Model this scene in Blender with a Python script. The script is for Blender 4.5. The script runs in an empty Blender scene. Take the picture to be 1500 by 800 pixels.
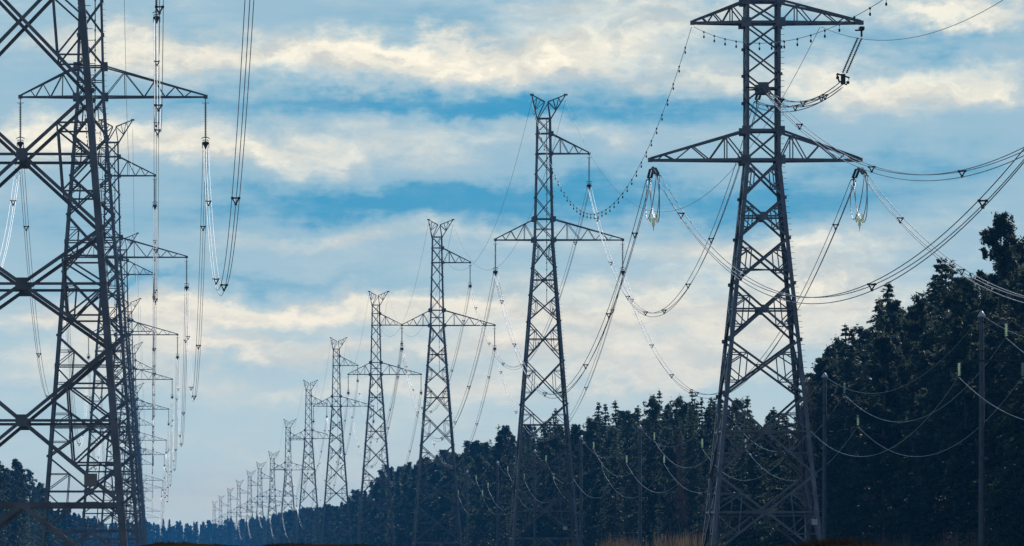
import bpy, math, random
import numpy as np
from mathutils import Vector
R = math.radians
F = 9500.0                      # focal length in pixels of a 1500 px wide picture
GZ = -1.5                       # general ground level, the eye is at z = 0
scene = bpy.context.scene
C = scene.collection

# ---------------------------------------------------------------- camera
cam = bpy.data.cameras.new('camera')
cam.sensor_width = 36; cam.lens = 36 * F / 1500
cam.shift_x = (750 - 222) / 1500; cam.shift_y = (812 - 400) / 1500
cam.clip_start = 0.5; cam.clip_end = 20000
cam_o = bpy.data.objects.new('camera', cam); C.objects.link(cam_o)
cam_o.rotation_euler = (R(90), 0, 0); cam_o.location = (0, 0, 0)
scene.camera = cam_o

# ---------------------------------------------------------------- light
SUN_AZ, SUN_EL = 29.0, 27.0     # azimuth measured from +Y towards +X
sun = bpy.data.lights.new('sun', 'SUN'); sun.energy = 3.8; sun.angle = R(0.6); sun.color = (1, .95, .88)
sun_o = bpy.data.objects.new('sun', sun); C.objects.link(sun_o)
sd = Vector((math.sin(R(SUN_AZ)) * math.cos(R(SUN_EL)), math.cos(R(SUN_AZ)) * math.cos(R(SUN_EL)), math.sin(R(SUN_EL))))
sun_o.rotation_euler = sd.to_track_quat('Z', 'Y').to_euler()
scene.view_settings.view_transform = 'Standard'; scene.view_settings.look = 'None'
scene.view_settings.exposure = 0.0; scene.view_settings.gamma = 1.0
scene.view_settings.use_curve_mapping = False

def lin(r, g, b):
    f = lambda c: (c / 255 / 12.92) if c / 255 <= .04045 else ((c / 255 + .055) / 1.055) ** 2.4
    return (f(r), f(g), f(b), 1.0)

# ---------------------------------------------------------------- sky
world = bpy.data.worlds.new('World'); scene.world = world; world.use_nodes = True
nt = world.node_tree; nt.nodes.clear(); N = nt.nodes; Lk = nt.links
def nd(t, **k):
    n = N.new(t)
    for a, b in k.items(): setattr(n, a, b)
    return n
def setin(s, v):
    if hasattr(v, 'node'): Lk.new(v, s)
    else: s.default_value = v
def M(op, a, b=0.0, c=0.0, clamp=False):
    n = nd('ShaderNodeMath', operation=op, use_clamp=clamp)
    setin(n.inputs[0], a); setin(n.inputs[1], b); setin(n.inputs[2], c)
    return n.outputs[0]
def MIX(f, a, b):
    n = nd('ShaderNodeMix', data_type='RGBA'); setin(n.inputs[0], f); setin(n.inputs[6], a); setin(n.inputs[7], b)
    return n.outputs[2]
tc = nd('ShaderNodeTexCoord'); sp = nd('ShaderNodeSeparateXYZ'); Lk.new(tc.outputs['Generated'], sp.inputs[0])
az = M('ARCTAN2', sp.outputs[0], sp.outputs[1]); el = M('ARCSINE', sp.outputs[2])
U0 = M('MULTIPLY', az, 95.0); V0 = M('MULTIPLY', el, 95.0)      # hundreds of picture pixels: U = (px-222)/100, V = (812-py)/100
def comb(x, y, z=0.0):
    n = nd('ShaderNodeCombineXYZ'); setin(n.inputs[0], x); setin(n.inputs[1], y); setin(n.inputs[2], z); return n.outputs[0]
def noise(vec, scale, detail, rough=.55, dist=0.0):
    n = nd('ShaderNodeTexNoise'); n.inputs['Scale'].default_value = scale; n.inputs['Detail'].default_value = detail
    n.inputs['Roughness'].default_value = rough; n.inputs['Distortion'].default_value = dist; Lk.new(vec, n.inputs['Vector']); return n
# domain warp so that cloud edges billow
w1 = noise(comb(M('MULTIPLY', U0, .55), V0, 3.1), .9, 6, .6)
ws = nd('ShaderNodeSeparateColor'); Lk.new(w1.outputs['Color'], ws.inputs[0])
U = M('ADD', U0, M('MULTIPLY', M('SUBTRACT', ws.outputs[0], .5), 3.2))
V = M('ADD', V0, M('MULTIPLY', M('SUBTRACT', ws.outputs[1], .5), 1.25))
w2 = noise(comb(M('MULTIPLY', U0, .7), V0, 9.3), 3.6, 5, .6)
ws2 = nd('ShaderNodeSeparateColor'); Lk.new(w2.outputs['Color'], ws2.inputs[0])
V = M('ADD', V, M('MULTIPLY', M('SUBTRACT', ws2.outputs[1], .5), .42))
U = M('ADD', U, M('MULTIPLY', M('SUBTRACT', ws2.outputs[0], .5), .8))
def blob(x, y, a, b, amp, tilt=0.0):
    du = M('SUBTRACT', U, (x - 222) / 100); dv = M('SUBTRACT', V, (812 - y) / 100)
    if tilt: dv = M('ADD', dv, M('MULTIPLY', du, tilt))
    q = M('ADD', M('POWER', M('ABSOLUTE', M('DIVIDE', du, a / 100)), 2.0), M('POWER', M('ABSOLUTE', M('DIVIDE', dv, b / 100)), 2.0))
    return M('MULTIPLY', M('POWER', 2.71828, M('MULTIPLY', q, -1.0)), amp)
def total(bl, base):
    s = base
    for b in bl: s = M('ADD', s, blob(*b))
    return s
streak = noise(comb(M('MULTIPLY', U0, .16), V0, 1.7), 1.6, 7, .6).outputs['Fac']
fine = noise(comb(M('MULTIPLY', U0, .45), V0, 5.2), 2.2, 8, .62, .3).outputs['Fac']
# openings where the blue shows
blue = total([
    (560, 150, 330, 28, 1.25), (760, 165, 150, 16, .55), (1000, 150, 160, 36, .55), (640, 35, 110, 22, .45), (350, 38, 150, 20, .5),
    (520, 290, 260, 30, 1.0), (900, 290, 330, 46, .85), (1200, 300, 300, 42, .75), (300, 340, 160, 26, .35),
    (1080, 60, 130, 40, .6), (1400, 62, 220, 22, .95), (1420, 170, 60, 60, .15), (330, 408, 420, 14, .7), (640, 425, 240, 12, .45),
    (40, 330, 120, 40, .45), (60, 90, 90, 34, .35), (1350, 250, 200, 30, .45), (1380, 480, 160, 30, .15),
    (980, 420, 160, 16, .25), (500, 520, 260, 18, .28), (250, 640, 400, 60, .25), (720, 600, 240, 30, .3), (1100, 500, 220, 10, .3)], 0.0)
blue = M('ADD', blue, M('MULTIPLY', M('SUBTRACT', streak, .5), 2.0))
blue = M('ADD', blue, M('MULTIPLY', M('SUBTRACT', fine, .5), 1.1))
def smooth(x, a, b):
    n = nd('ShaderNodeMapRange', interpolation_type='SMOOTHSTEP'); setin(n.inputs[0], x); n.inputs[1].default_value = a; n.inputs[2].default_value = b; return n.outputs[0]
blue = smooth(blue, -.15, 1.35)
# bright cream cloud
cream = total([
    (330, 75, 210, 34, .9), (560, 62, 130, 26, .8), (700, 92, 170, 30, .95), (860, 85, 150, 34, .9), (960, 40, 150, 26, .6), (780, 10, 200, 16, .4),
    (100, 70, 130, 30, .5), (150, 205, 190, 30, .85), (380, 225, 180, 22, .65), (620, 200, 200, 22, .35), (900, 205, 120, 22, .35),
    (1030, 130, 60, 30, .5), (1180, 130, 110, 34, .55), (1330, 135, 120, 36, .8), (1460, 135, 80, 28, .7), (1390, 22, 150, 24, .95), (1120, 10, 160, 12, .4),
    (420, 350, 200, 16, .35), (700, 345, 200, 18, .4), (520, 455, 330, 24, 1.0), (180, 470, 220, 26, .8), (330, 520, 220, 22, 1.0), (680, 520, 220, 20, .6), (120, 550, 160, 22, .6), (480, 570, 260, 14, .35), (760, 560, 200, 18, .45), (950, 480, 280, 44, .75), (800, 420, 200, 20, .5),
    (1080, 370, 220, 26, .5), (1200, 430, 150, 60, .6), (1000, 540, 200, 26, .7), (640, 640, 200, 50, .25), (200, 720, 260, 40, .35), (420, 700, 200, 40, .3)], -.06)
cream = M('ADD', cream, M('MULTIPLY', M('SUBTRACT', fine, .5), 1.15))
cream = M('ADD', cream, M('MULTIPLY', M('SUBTRACT', streak, .5), -.8))
cream = smooth(cream, -.12, 1.0)
low = M('SUBTRACT', 1.0, M('DIVIDE', M('SUBTRACT', V0, .2), 4.6), 0, clamp=True)      # paler and bluer towards the horizon
grey = MIX(low, lin(152, 186, 204), lin(186, 210, 216))
sky = nd('ShaderNodeTexSky', sky_type='NISHITA'); sky.sun_disc = False
sky.sun_elevation = R(SUN_EL); sky.sun_rotation = R(SUN_AZ); sky.air_density = 1.6; sky.dust_density = .3; sky.ozone_density = 4
skc = nd('ShaderNodeMix', data_type='RGBA', blend_type='MULTIPLY'); skc.inputs[0].default_value = 1
Lk.new(sky.outputs[0], skc.inputs[6]); skc.inputs[7].default_value = (.06, .06, .06, 1)
deep = M('POWER', blue, 1.6)
bluec = MIX(M('MULTIPLY', low, .8), MIX(deep, lin(126, 178, 202), lin(40, 148, 192)), MIX(deep, lin(150, 190, 208), lin(96, 168, 200)))
bluec = MIX(.97, skc.outputs[2], bluec)
col = MIX(blue, grey, bluec)
puff = noise(comb(M('MULTIPLY', U, .5), M('ADD', V, .22), 7.7), 1.7, 6, .56, .1).outputs['Fac']
puff2 = noise(comb(M('MULTIPLY', U, .5), V, 7.7), 1.7, 6, .56, .1).outputs['Fac']
shade = M('ADD', .5, M('MULTIPLY', M('SUBTRACT', puff2, puff), 3.2), 0, clamp=True)       # cloud tops lighter than their undersides
creamc = MIX(low, MIX(shade, lin(208, 208, 200), lin(255, 246, 224)), MIX(shade, lin(216, 209, 201), lin(246, 228, 208)))
col = MIX(M('MULTIPLY', cream, M('SUBTRACT', 1.0, M('MULTIPLY', blue, .6))), col, creamc)
# overhead and behind the viewer: broken cloud over the open sky
gen = noise(comb(M('MULTIPLY', az, 2.0), M('MULTIPLY', el, 5.0), .3), 1.5, 6, .6).outputs['Fac']
high = MIX(M('MULTIPLY', M('SUBTRACT', gen, .35), 2.5, 0, clamp=True), skc.outputs[2], lin(92, 108, 132))
nearh = M('POWER', 2.71828, M('MULTIPLY', M('ABSOLUTE', V0), -.55))       # bright air at the horizon behind the haze
col = MIX(M('MULTIPLY', nearh, .7), col, (.84, .92, .84, 1))
hm = M('DIVIDE', M('SUBTRACT', el, R(7)), R(10), 0, clamp=True)
hm = M('MAXIMUM', hm, M('DIVIDE', M('SUBTRACT', M('ABSOLUTE', az), R(14)), R(20), 0, clamp=True))
col = MIX(hm, col, high)
bg = nd('ShaderNodeBackground'); Lk.new(col, bg.inputs[0]); bg.inputs[1].default_value = 1.1
wo = nd('ShaderNodeOutputWorld'); Lk.new(bg.outputs[0], wo.inputs[0])

# ---------------------------------------------------------------- materials
def mat(name, col, rough=.7, metal=0.0, var=.25, scale=3.0, rnd=0.0, bump=0.0, spec=.5, col2=None, coord='Object'):
    m = bpy.data.materials.new(name); m.use_nodes = True; t = m.node_tree; n = t.nodes; l = t.links
    b = n['Principled BSDF']; b.inputs['Roughness'].default_value = rough; b.inputs['Metallic'].default_value = metal
    b.inputs['Specular IOR Level'].default_value = spec
    c = n.new('ShaderNodeTexCoord'); no = n.new('ShaderNodeTexNoise'); no.inputs['Scale'].default_value = scale; no.inputs['Detail'].default_value = 5
    l.new(c.outputs[coord], no.inputs['Vector'])
    r = n.new('ShaderNodeMapRange'); r.inputs[1].default_value = .3; r.inputs[2].default_value = .7
    l.new(no.outputs['Fac'], r.inputs[0])
    mx = n.new('ShaderNodeMix'); mx.data_type = 'RGBA'
    mx.inputs[6].default_value = tuple(x * (1 - var) for x in col[:3]) + (1,)
    mx.inputs[7].default_value = (tuple(col2[:3]) if col2 else tuple(x * (1 + var) for x in col[:3])) + (1,)
    l.new(r.outputs[0], mx.inputs[0]); out = mx.outputs[2]
    if rnd:
        oi = n.new('ShaderNodeObjectInfo'); hs = n.new('ShaderNodeHueSaturation')
        r2 = n.new('ShaderNodeMapRange'); r2.inputs[3].default_value = 1 - rnd; r2.inputs[4].default_value = 1 + rnd
        l.new(oi.outputs['Random'], r2.inputs[0]); l.new(r2.outputs[0], hs.inputs['Value']); l.new(out, hs.inputs['Color']); out = hs.outputs[0]
    l.new(out, b.inputs['Base Color'])
    if bump:
        bp = n.new('ShaderNodeBump'); bp.inputs['Strength'].default_value = bump; l.new(no.outputs['Fac'], bp.inputs['Height']); l.new(bp.outputs[0], b.inputs['Normal'])
    return m
STEEL = mat('galvanised_steel', (.155, .17, .21), .38, .5, .3, 1.3)
STEEL_RUST = mat('weathered_steel', (.17, .13, .135), .55, .4, .4, .8)
DARKM = mat('dark_fitting', (.05, .05, .06), .5, .5, .2, 4)
ALU = mat('aluminium_wire', (.56, .58, .62), .46, .75, .12, .5)
GWIRE = mat('steel_wire', (.32, .34, .38), .42, .7, .15, .5)
GLASS = mat('insulator_glass', (.10, .13, .14), .25, 0, .2, 3, spec=.8)
PORC = mat('pale_insulator', (.62, .70, .58), .15, 0, .12, 3, spec=.8)
CONC = mat('concrete_pole', (.14, .15, .18), .85, 0, .25, 1.6, bump=.2)
CAPM = mat('pole_cap_paint', (.62, .68, .80), .4, 0, .08, 3)
PLATE = mat('plate_paint', (.33, .29, .29), .6, 0, .15, 3)
WPLATE = mat('white_plate_paint', (.7, .72, .66), .6, 0, .1, 3)
SPRUCE = mat('spruce_needles', (.034, .066, .048), .6, 0, .45, .5, rnd=.4, col2=(.075, .11, .06), spec=.25)
PINE = mat('pine_needles', (.040, .070, .052), .6, 0, .4, .6, rnd=.4, col2=(.085, .11, .07), spec=.3)
BARK = mat('bark', (.10, .085, .075), .9, 0, .4, 2.5, rnd=.3)
BIRCHB = mat('birch_bark', (.45, .42, .38), .8, 0, .4, 2.0)
TWIG = mat('yellow_twigs', (.34, .29, .17), .8, 0, .3, 1)
RTWIG = mat('brown_twigs', (.17, .10, .085), .8, 0, .3, 1)
REED = mat('dry_reed', (.13, .075, .045), .8, 0, .5, .45, col2=(.20, .14, .085), spec=.1)
GRASS = mat('dry_grass', (.022, .017, .012), .9, 0, .6, 3, col2=(.04, .028, .016), spec=.05)
SOIL = mat('ground_soil', (.022, .018, .012), 1, 0, .5, .3, col2=(.05, .036, .02), spec=0)

for m_ in (SPRUCE, PINE, GRASS, REED, PORC):
    t = m_.node_tree; b = t.nodes['Principled BSDF']; tr = t.nodes.new('ShaderNodeBsdfTranslucent'); ms = t.nodes.new('ShaderNodeMixShader')
    ms.inputs[0].default_value = .38 if m_ in (SPRUCE, PINE) else (.6 if m_ == PORC else .3)
    src = b.inputs['Base Color'].links[0].from_socket; hs = t.nodes.new('ShaderNodeHueSaturation'); hs.inputs['Value'].default_value = 1.5; hs.inputs['Saturation'].default_value = .8
    t.links.new(src, hs.inputs['Color']); t.links.new(hs.outputs[0], tr.inputs['Color'])
    t.links.new(b.outputs[0], ms.inputs[1]); t.links.new(tr.outputs[0], ms.inputs[2]); t.links.new(ms.outputs[0], t.nodes['Material Output'].inputs['Surface'])

# ---------------------------------------------------------------- mesh helpers
class MB:
    def __init__(s): s.v = []; s.f = []
    def prism(s, p, q, sec, closed=True):
        """sweep a list of offset vectors (cross-section) from p to q"""
        n = len(sec); b = len(s.v)
        for o in sec: s.v.append(tuple(p + o))
        for o in sec: s.v.append(tuple(q + o))
        for i in range(n):
            j = (i + 1) % n; s.f.append((b + i, b + j, b + n + j, b + n + i))
        s.f.append(tuple(b + i for i in reversed(range(n)))); s.f.append(tuple(b + n + i for i in range(n)))
    def angle(s, p, q, d1, d2, w, off=0.0):
        """an L-section bar: flanges of width w along d1 and d2"""
        p = Vector(p); q = Vector(q); t = w * .16
        d1 = d1.normalized(); d2 = d2.normalized(); c = -d1 * off
        s.prism(p, q, [c, c + d1 * w, c + d1 * w + d2 * t, c + d1 * t + d2 * t, c + d1 * t + d2 * w, c + d2 * w])
    def brace(s, p, q, n, w):
        p = Vector(p); q = Vector(q); a = (q - p).normalized(); d = a.cross(Vector(n))
        if d.length < 1e-4: d = a.orthogonal()
        d.normalize(); n2 = -(d.cross(a)) if d.cross(a).dot(Vector(n)) > 0 else d.cross(a)
        s.angle(p, q, d, n2, w, w / 2)
    def box(s, c, x, y, z):
        c = Vector(c); b = len(s.v)
        for k in (-1, 1):
            for j in (-1, 1):
                for i in (-1, 1): s.v.append(tuple(c + Vector((i * x / 2, j * y / 2, k * z / 2))))
        for f in ((0, 2, 3, 1), (4, 5, 7, 6), (0, 1, 5, 4), (2, 6, 7, 3), (0, 4, 6, 2), (1, 3, 7, 5)): s.f.append(tuple(b + i for i in f))
    def plate(s, c, n, r, t=.03, k=4, sq=1.0):
        """a gusset plate: an eight-sided plate facing n"""
        c = Vector(c); n = Vector(n).normalized(); u = n.cross(Vector((0, 0, 1))).normalized(); w = Vector((0, 0, 1))
        sec = [u * math.cos((i + .5) * 2 * math.pi / k) * r + w * math.sin((i + .5) * 2 * math.pi / k) * r * sq for i in range(k)]
        s.prism(c - n * t / 2, c + n * t / 2, sec)
    def tube(s, pts, r, k=5, r2=None):
        pts = [Vector(p) for p in pts]; n = len(pts); b = len(s.v)
        for i, p in enumerate(pts):
            a = (pts[min(i + 1, n - 1)] - pts[max(i - 1, 0)]).normalized()
            u = a.cross(Vector((0, 0, 1)))
            if u.length < 1e-3: u = Vector((1, 0, 0))
            u.normalize(); w = u.cross(a)
            rr = r if r2 is None else r + (r2 - r) * i / (n - 1)
            for j in range(k):
                t = 2 * math.pi * j / k; s.v.append(tuple(p + u * math.cos(t) * rr + w * math.sin(t) * rr))
        for i in range(n - 1):
            for j in range(k):
                a0 = b + i * k + j; a1 = b + i * k + (j + 1) % k
                s.f.append((a0, a1, a1 + k, a0 + k))
        s.f.append(tuple(b + j for j in reversed(range(k)))); s.f.append(tuple(b + (n - 1) * k + j for j in range(k)))
    def lathe(s, origin, axis, prof, k=10):
        """prof: list of (distance along axis, radius)"""
        o = Vector(origin); a = Vector(axis).normalized(); u = a.orthogonal().normalized(); w = a.cross(u); b = len(s.v)
        for d, r in prof:
            for j in range(k):
                t = 2 * math.pi * j / k; s.v.append(tuple(o + a * d + u * math.cos(t) * r + w * math.sin(t) * r))
        for i in range(len(prof) - 1):
            for j in range(k):
                a0 = b + i * k + j; a1 = b + i * k + (j + 1) % k; s.f.append((a0, a1, a1 + k, a0 + k))
        s.f.append(tuple(b + j for j in reversed(range(k)))); s.f.append(tuple(b + (len(prof) - 1) * k + j for j in range(k)))
    def mesh(s, name, m, smooth=False):
        me = bpy.data.meshes.new(name); me.from_pydata(s.v, [], s.f); me.materials.append(m)
        if smooth: me.polygons.foreach_set('use_smooth', [True] * len(me.polygons))
        me.update(); return me
    def obj(s, name, m, parent=None, smooth=False):
        return link(name, s.mesh(name, m, smooth), parent)
def link(name, me, parent=None, loc=None):
    o = bpy.data.objects.new(name, me); C.objects.link(o)
    if parent: o.parent = parent
    if loc: o.location = loc
    return o
def tag(o, label, cat=None, group=None, kind=None):
    if label: o['label'] = label
    if cat: o['category'] = cat
    if group: o['group'] = group
    if kind: o['kind'] = kind
    return o
def empty(name, loc, label, cat, group=None):
    o = bpy.data.objects.new(name, None); C.objects.link(o); o.location = loc
    o.empty_display_size = .5
    return tag(o, label, cat, group)

# ---------------------------------------------------------------- ground
def crest(x):                   # the low bank close in front of the camera
    return .098 + .020 * math.sin(x * 1.1 + .6) + .012 * math.sin(x * 3.7 + 1) - .030 * min(1, max(0, (x - 2.0) / 1.2)) \
        - .05 * min(1, max(0, (-.1 - x) / .3)) + .028 * math.exp(-((x - 6.5) / .35) ** 2)
def gheight(x, y):
    c = crest(x) - .035
    if y < 20: h = -1.6
    elif y < 60: t = (y - 20) / 40; h = -1.6 + (c + 1.6) * (t * t * (3 - 2 * t))
    elif y < 66: h = c
    elif y < 120: t = (y - 66) / 54; h = c + (GZ - c) * (t * t * (3 - 2 * t))
    else: h = GZ
    return h
xs = [-900, -400, -150, -60, -30, -15] + [-8 + .25 * i for i in range(90)] + [16, 25, 40, 80, 160, 400, 900, 1600]
ys = [-60, -20, 0, 10, 20] + [22 + 2 * i for i in range(19)] + [59, 60, 61, 62, 63, 64, 65, 66, 68, 72, 78, 85, 95, 105, 120, 200, 400, 800, 1500, 3000, 6000]
g = MB()
rg = random.Random(5)
for y in ys:
    for x in xs: g.v.append((x, y, gheight(x, y) + (rg.uniform(-.012, .012) if 20 < y < 70 else 0)))
nx = len(xs)
for j in range(len(ys) - 1):
    for i in range(nx - 1):
        a = j * nx + i; g.f.append((a, a + 1, a + nx + 1, a + nx))
tag(g.obj('ground', SOIL, smooth=True), None, kind='structure')

# ---------------------------------------------------------------- suspension tower
def Z(z): return z - GZ
SL = .0775
def half(z):                    # half width of the tower body at height z (before lowering)
    if z <= 37.5: return 1.17 + (37.5 - z) * SL
    if z <= 47.8: return 1.17 + (z - 37.5) / 10.3 * (.92 - 1.17)
    return .92 + (z - 47.8) / 4.2 * (.85 - .92)
NORM = [Vector((0, -1, 0)), Vector((1, 0, 0)), Vector((0, 1, 0)), Vector((-1, 0, 0))]
CORN = [((-1, -1), (1, -1)), ((1, -1), (1, 1)), ((1, 1), (-1, 1)), ((-1, 1), (-1, -1))]
def lerp(a, b, t): return Vector(a) + (Vector(b) - Vector(a)) * t
def face_panels(mb, k, hf, panels, wbig, wsm, sub, horiz, zf, gz_plates):
    (ax, ay), (bx, by) = CORN[k]; n = NORM[k]
    P = lambda sx, sy, z: Vector((sx * hf(z), sy * hf(z), zf(z)))
    for i in range(len(panels) - 1):
        zt, zb = panels[i], panels[i + 1]
        A, B, Cc, D = P(ax, ay, zt), P(bx, by, zt), P(bx, by, zb), P(ax, ay, zb)
        mb.brace(A, Cc, n, wbig); mb.brace(B + n * (-.04), D + n * (-.04), n, wbig)
        # crossing point of the two diagonals
        wa, wb_ = (A - B).length, (D - Cc).length; t = wa / (wa + wb_)
        X = lerp(A, Cc, t); zc = zt + (zb - zt) * t
        Ac, Bc = P(ax, ay, zc), P(bx, by, zc)
        if i in horiz: mb.brace(Ac, Bc, n, wbig * .8)
        if i in gz_plates: mb.plate(X + n * .05, n, gz_plates[i], .05)
        if i in sub:
            for (T, Bt, Sd, s1, s2) in ((A, D, Ac, A, D), (B, Cc, Bc, B, Cc)):
                m1 = lerp(T, X, .5); m2 = lerp(Bt, X, .5)
                l1 = lerp(T, Sd, .5); l2 = lerp(Bt, Sd, .5)
                if i in horiz or True: mb.brace(l1, m1, n, wsm)
                mb.brace(l2, m2, n, wsm); mb.brace(Sd, m1, n, wsm); mb.brace(Sd, m2, n, wsm); mb.brace(m1, m2, n, wsm)
        if gz_plates.get('nodes'):
            for q in (A, B): mb.plate(q + n * .03, n, gz_plates['nodes'] * (.5 + hf(zt) / 8), .04)
def truss_arm(mb, roots_b, roots_t, tip, zig, wc, wb):
    """an arm: two bottom chords, two top chords and zig-zag webs; roots as (front, back)"""
    for s in (0, 1):
        n = Vector((0, -1 if s == 0 else 1, 0)); rb, rt = Vector(roots_b[s]), Vector(roots_t[s]); tp = Vector(tip) + Vector((0, (-.12 if s == 0 else .12), 0))
        mb.brace(rb, tp, n, wc); mb.brace(rt, tp + Vector((0, 0, .14)), n, wc * .85)
        pt = lambda lvl, t: lerp(rb if lvl == 'b' else rt, tp if lvl == 'b' else tp + Vector((0, 0, .14)), t)
        for (l1, t1), (l2, t2) in zip(zig[:-1], zig[1:]): mb.brace(pt(l1, t1), pt(l2, t2), n, wb)
        for l1, t1 in zig[1:2]: mb.brace(pt('t', t1), pt('b', t1), n, wb)
    b0, b1 = Vector(roots_b[0]), Vector(roots_b[1]); tp = Vector(tip)
    ts = [0, .2, .39, .55, .7, .85]
    for i in range(len(ts) - 1):
        p = lerp(b0, tp, ts[i]); q = lerp(b1, tp, ts[i + 1]); p2 = lerp(b1, tp, ts[i + 1]); q2 = lerp(b0, tp, ts[i + 1])
        mb.brace(p, q, (0, 0, -1), wb * .8); mb.brace(p2, q2, (0, 0, -1), wb * .8)
    mb.box(tp + Vector((0, 0, .03)), .34, .4, .3)
def leg_bar(mb, sx, sy, pts, w):
    for p, q in zip(pts[:-1], pts[1:]): mb.angle(p, q, Vector((-sx, 0, 0)), Vector((0, -sy, 0)), w)
def susp_parts(sh):
    """meshes of the suspension tower, lowered by sh by leaving out its bottom panels"""
    zf = lambda z: Z(z - sh); parts = []
    hi = [52.0, 50.2, 47.8, 45.4, 42.6, 40.0, 37.5]
    lo = [z for z in (37.5, 34.2, 31.0, 27.8, 23.1, 17.9, 12.6, 8.0, 1.9) if z - sh > GZ + 2.4]
    feet = GZ + sh
    for sx in (-1, 1):
        for sy in (-1, 1):
            m = MB()
            leg_bar(m, sx, sy, [Vector((sx * half(z), sy * half(z), zf(z))) for z in (52.1, 47.8, 37.5)], .20)
            leg_bar(m, sx, sy, [Vector((sx * half(z), sy * half(z), zf(z))) for z in (37.5, 17.9, feet - .3) if z > feet or z == feet - .3], .27)
            m.box(Vector((sx * half(feet), sy * half(feet), .1)), .9, .9, .7)
            if sx == 1 and sy == -1:       # step bolts on one leg
                z = feet + 2
                while z < 46: m.box(Vector((half(z) + .1, -half(z), zf(z))), .24, .025, .025); z += .45
            parts.append(('leg', m.mesh('tower_leg', STEEL)))
    subs = {i: 1 for i in range(len(lo))}; hz = {1, 3, 5, 6, 7}
    for k in range(4):
        m = MB()
        face_panels(m, k, half, hi, .10, .06, {}, {5}, zf, {'nodes': .19})
        face_panels(m, k, half, lo, .135, .07, subs, hz, zf, {1: .30, 3: .25, 5: .32, 6: .33, 7: .33, 'nodes': .17})
        n = NORM[k]; (ax, ay), (bx, by) = CORN[k]
        for z in (52.0, 50.2, 47.8, 40.0, 37.5, lo[-1]):
            m.brace((ax * half(z), ay * half(z), zf(z)), (bx * half(z), by * half(z), zf(z)), n, .2 if z == lo[-1] else .13)
        z = lo[-1]; mid = Vector(((ax + bx) / 2 * half(z), (ay + by) / 2 * half(z), zf(z)))
        for (sx, sy) in ((ax, ay), (bx, by)): m.brace(mid, (sx * half(feet), sy * half(feet), zf(feet) + .1), n, .2)
        parts.append(('face_bracing', m.mesh('tower_face', STEEL)))
    zr = [('b', 0), ('t', .2), ('b', .39), ('t', .5), ('b', .6), ('t', .7), ('b', .79), ('t', .86)]
    zl = [('b', 0), ('t', .25), ('b', .46), ('t', .6), ('b', .73), ('t', .82)]
    for sx, tipx, zz in ((1, 9.43, zr), (-1, -5.76, zl)):
        m = MB(); hb, ht = half(37.5), half(40)
        truss_arm(m, [(sx * hb, -hb, zf(37.5)), (sx * hb, hb, zf(37.5))], [(sx * ht, -ht, zf(40)), (sx * ht, ht, zf(40))], (tipx, 0, zf(37.5)), zz, .145, .065)
        for y in (-1, 1): m.plate((sx * ht, y * (ht + .03), zf(40)), (0, y, 0), .42, .05); m.plate((sx * hb, y * (hb + .03), zf(37.5)), (0, y, 0), .40, .05)
        parts.append(('cross_arm', m.mesh('tower_cross_arm', STEEL)))
    m = MB(); hb, ht = half(47.8), half(50.2)
    truss_arm(m, [(hb, -hb, zf(47.8)), (hb, hb, zf(47.8))], [(ht, -ht, zf(50.2)), (ht, ht, zf(50.2))], (5.42, 0, zf(47.8)), [('b', 0), ('t', .24), ('b', .46), ('t', .6), ('b', .72), ('t', .82)], .15, .07)
    for y in (-1, 1): m.plate((ht, y * (ht + .03), zf(50.2)), (0, y, 0), .36, .05); m.plate((hb, y * (hb + .03), zf(47.8)), (0, y, 0), .3, .05)
    parts.append(('cross_arm', m.mesh('tower_cross_arm', STEEL)))
    # the two horns that carry the earth wires
    h = .85
    for sx, tx, vx in ((-1, -1.42, .1), (1, 2.62, .5)):
        m = MB(); tip = Vector((tx, 0, zf(54.85))); val = {s: Vector((vx, s * .45, zf(54.0))) for s in (-1, 1)}
        for s in (-1, 1):
            n = Vector((0, s, 0)); base = Vector((sx * h, s * h, zf(52.0)))
            m.brace(base, tip, n, .13); m.brace(val[s], tip, n, .12); m.brace(val[s] + Vector((0, 0, -.1)), Vector((sx * h * .9, s * h, zf(52.0))), n, .11)
            if sx == 1: m.brace(val[s] + Vector((0, 0, -.2)), Vector((-.7 * h, s * h, zf(52.0))), n, .09)
            for ta, tb in ((.35, .3), (.35, .6), (.66, .6)): m.brace(lerp(base, tip, ta), lerp(val[s], tip, tb), n, .07)
            m.brace(lerp(base, tip, .35), val[s], n, .07)
        m.brace(val[-1], val[1], (0, 0, 1), .09); m.box(tip, .45, .3, .2)
        parts.append(('earth_wire_horn', m.mesh('tower_horn', STEEL)))
    for z in (52.0, 47.8, 37.5, lo[-1]):      # plan frames inside the body, then a cable run down its middle
        m = MB(); a = half(z); m.brace((-a, -a, zf(z)), (a, a, zf(z)), (0, 0, 1), .09); m.brace((a, -a, zf(z) - .03), (-a, a, zf(z) - .03), (0, 0, 1), .09)
        parts.append(('plan_bracing', m.mesh('tower_plan', STEEL)))
    m = MB(); m.tube([(.35, .1, zf(52)), (.38, .0, zf(44)), (.36, .05, zf(36)), (.37, 0, zf(30))], .045, 5)
    for i in range(26): m.box((.37, 0, zf(52 - i * .82)), .13, .1, .16)
    parts.append(('cable_run', m.mesh('tower_cable', DARKM)))
    return parts
VAR = {s: susp_parts(s) for s in (0.0, 3.0, 8.6, 15.0)}
def place_tower(parts, x, d, label, row):
    t = empty('transmission_tower', (x, d, GZ), label, 'transmission tower', row)
    for nm, me in parts: link(nm, me, t)
    return t
RX, LX = 46.8, -5.0
RROW = [(774, 0.0), (1063, 0.0), (1353, 0.0), (1643, 0.0), (1933, 3.0), (2223, 8.6), (2513, 15.0), (2803, 15.0), (3093, 15.0), (3480, 15.0), (3900, 15.0), (4400, 15.0), (4850, 15.0)]
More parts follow.
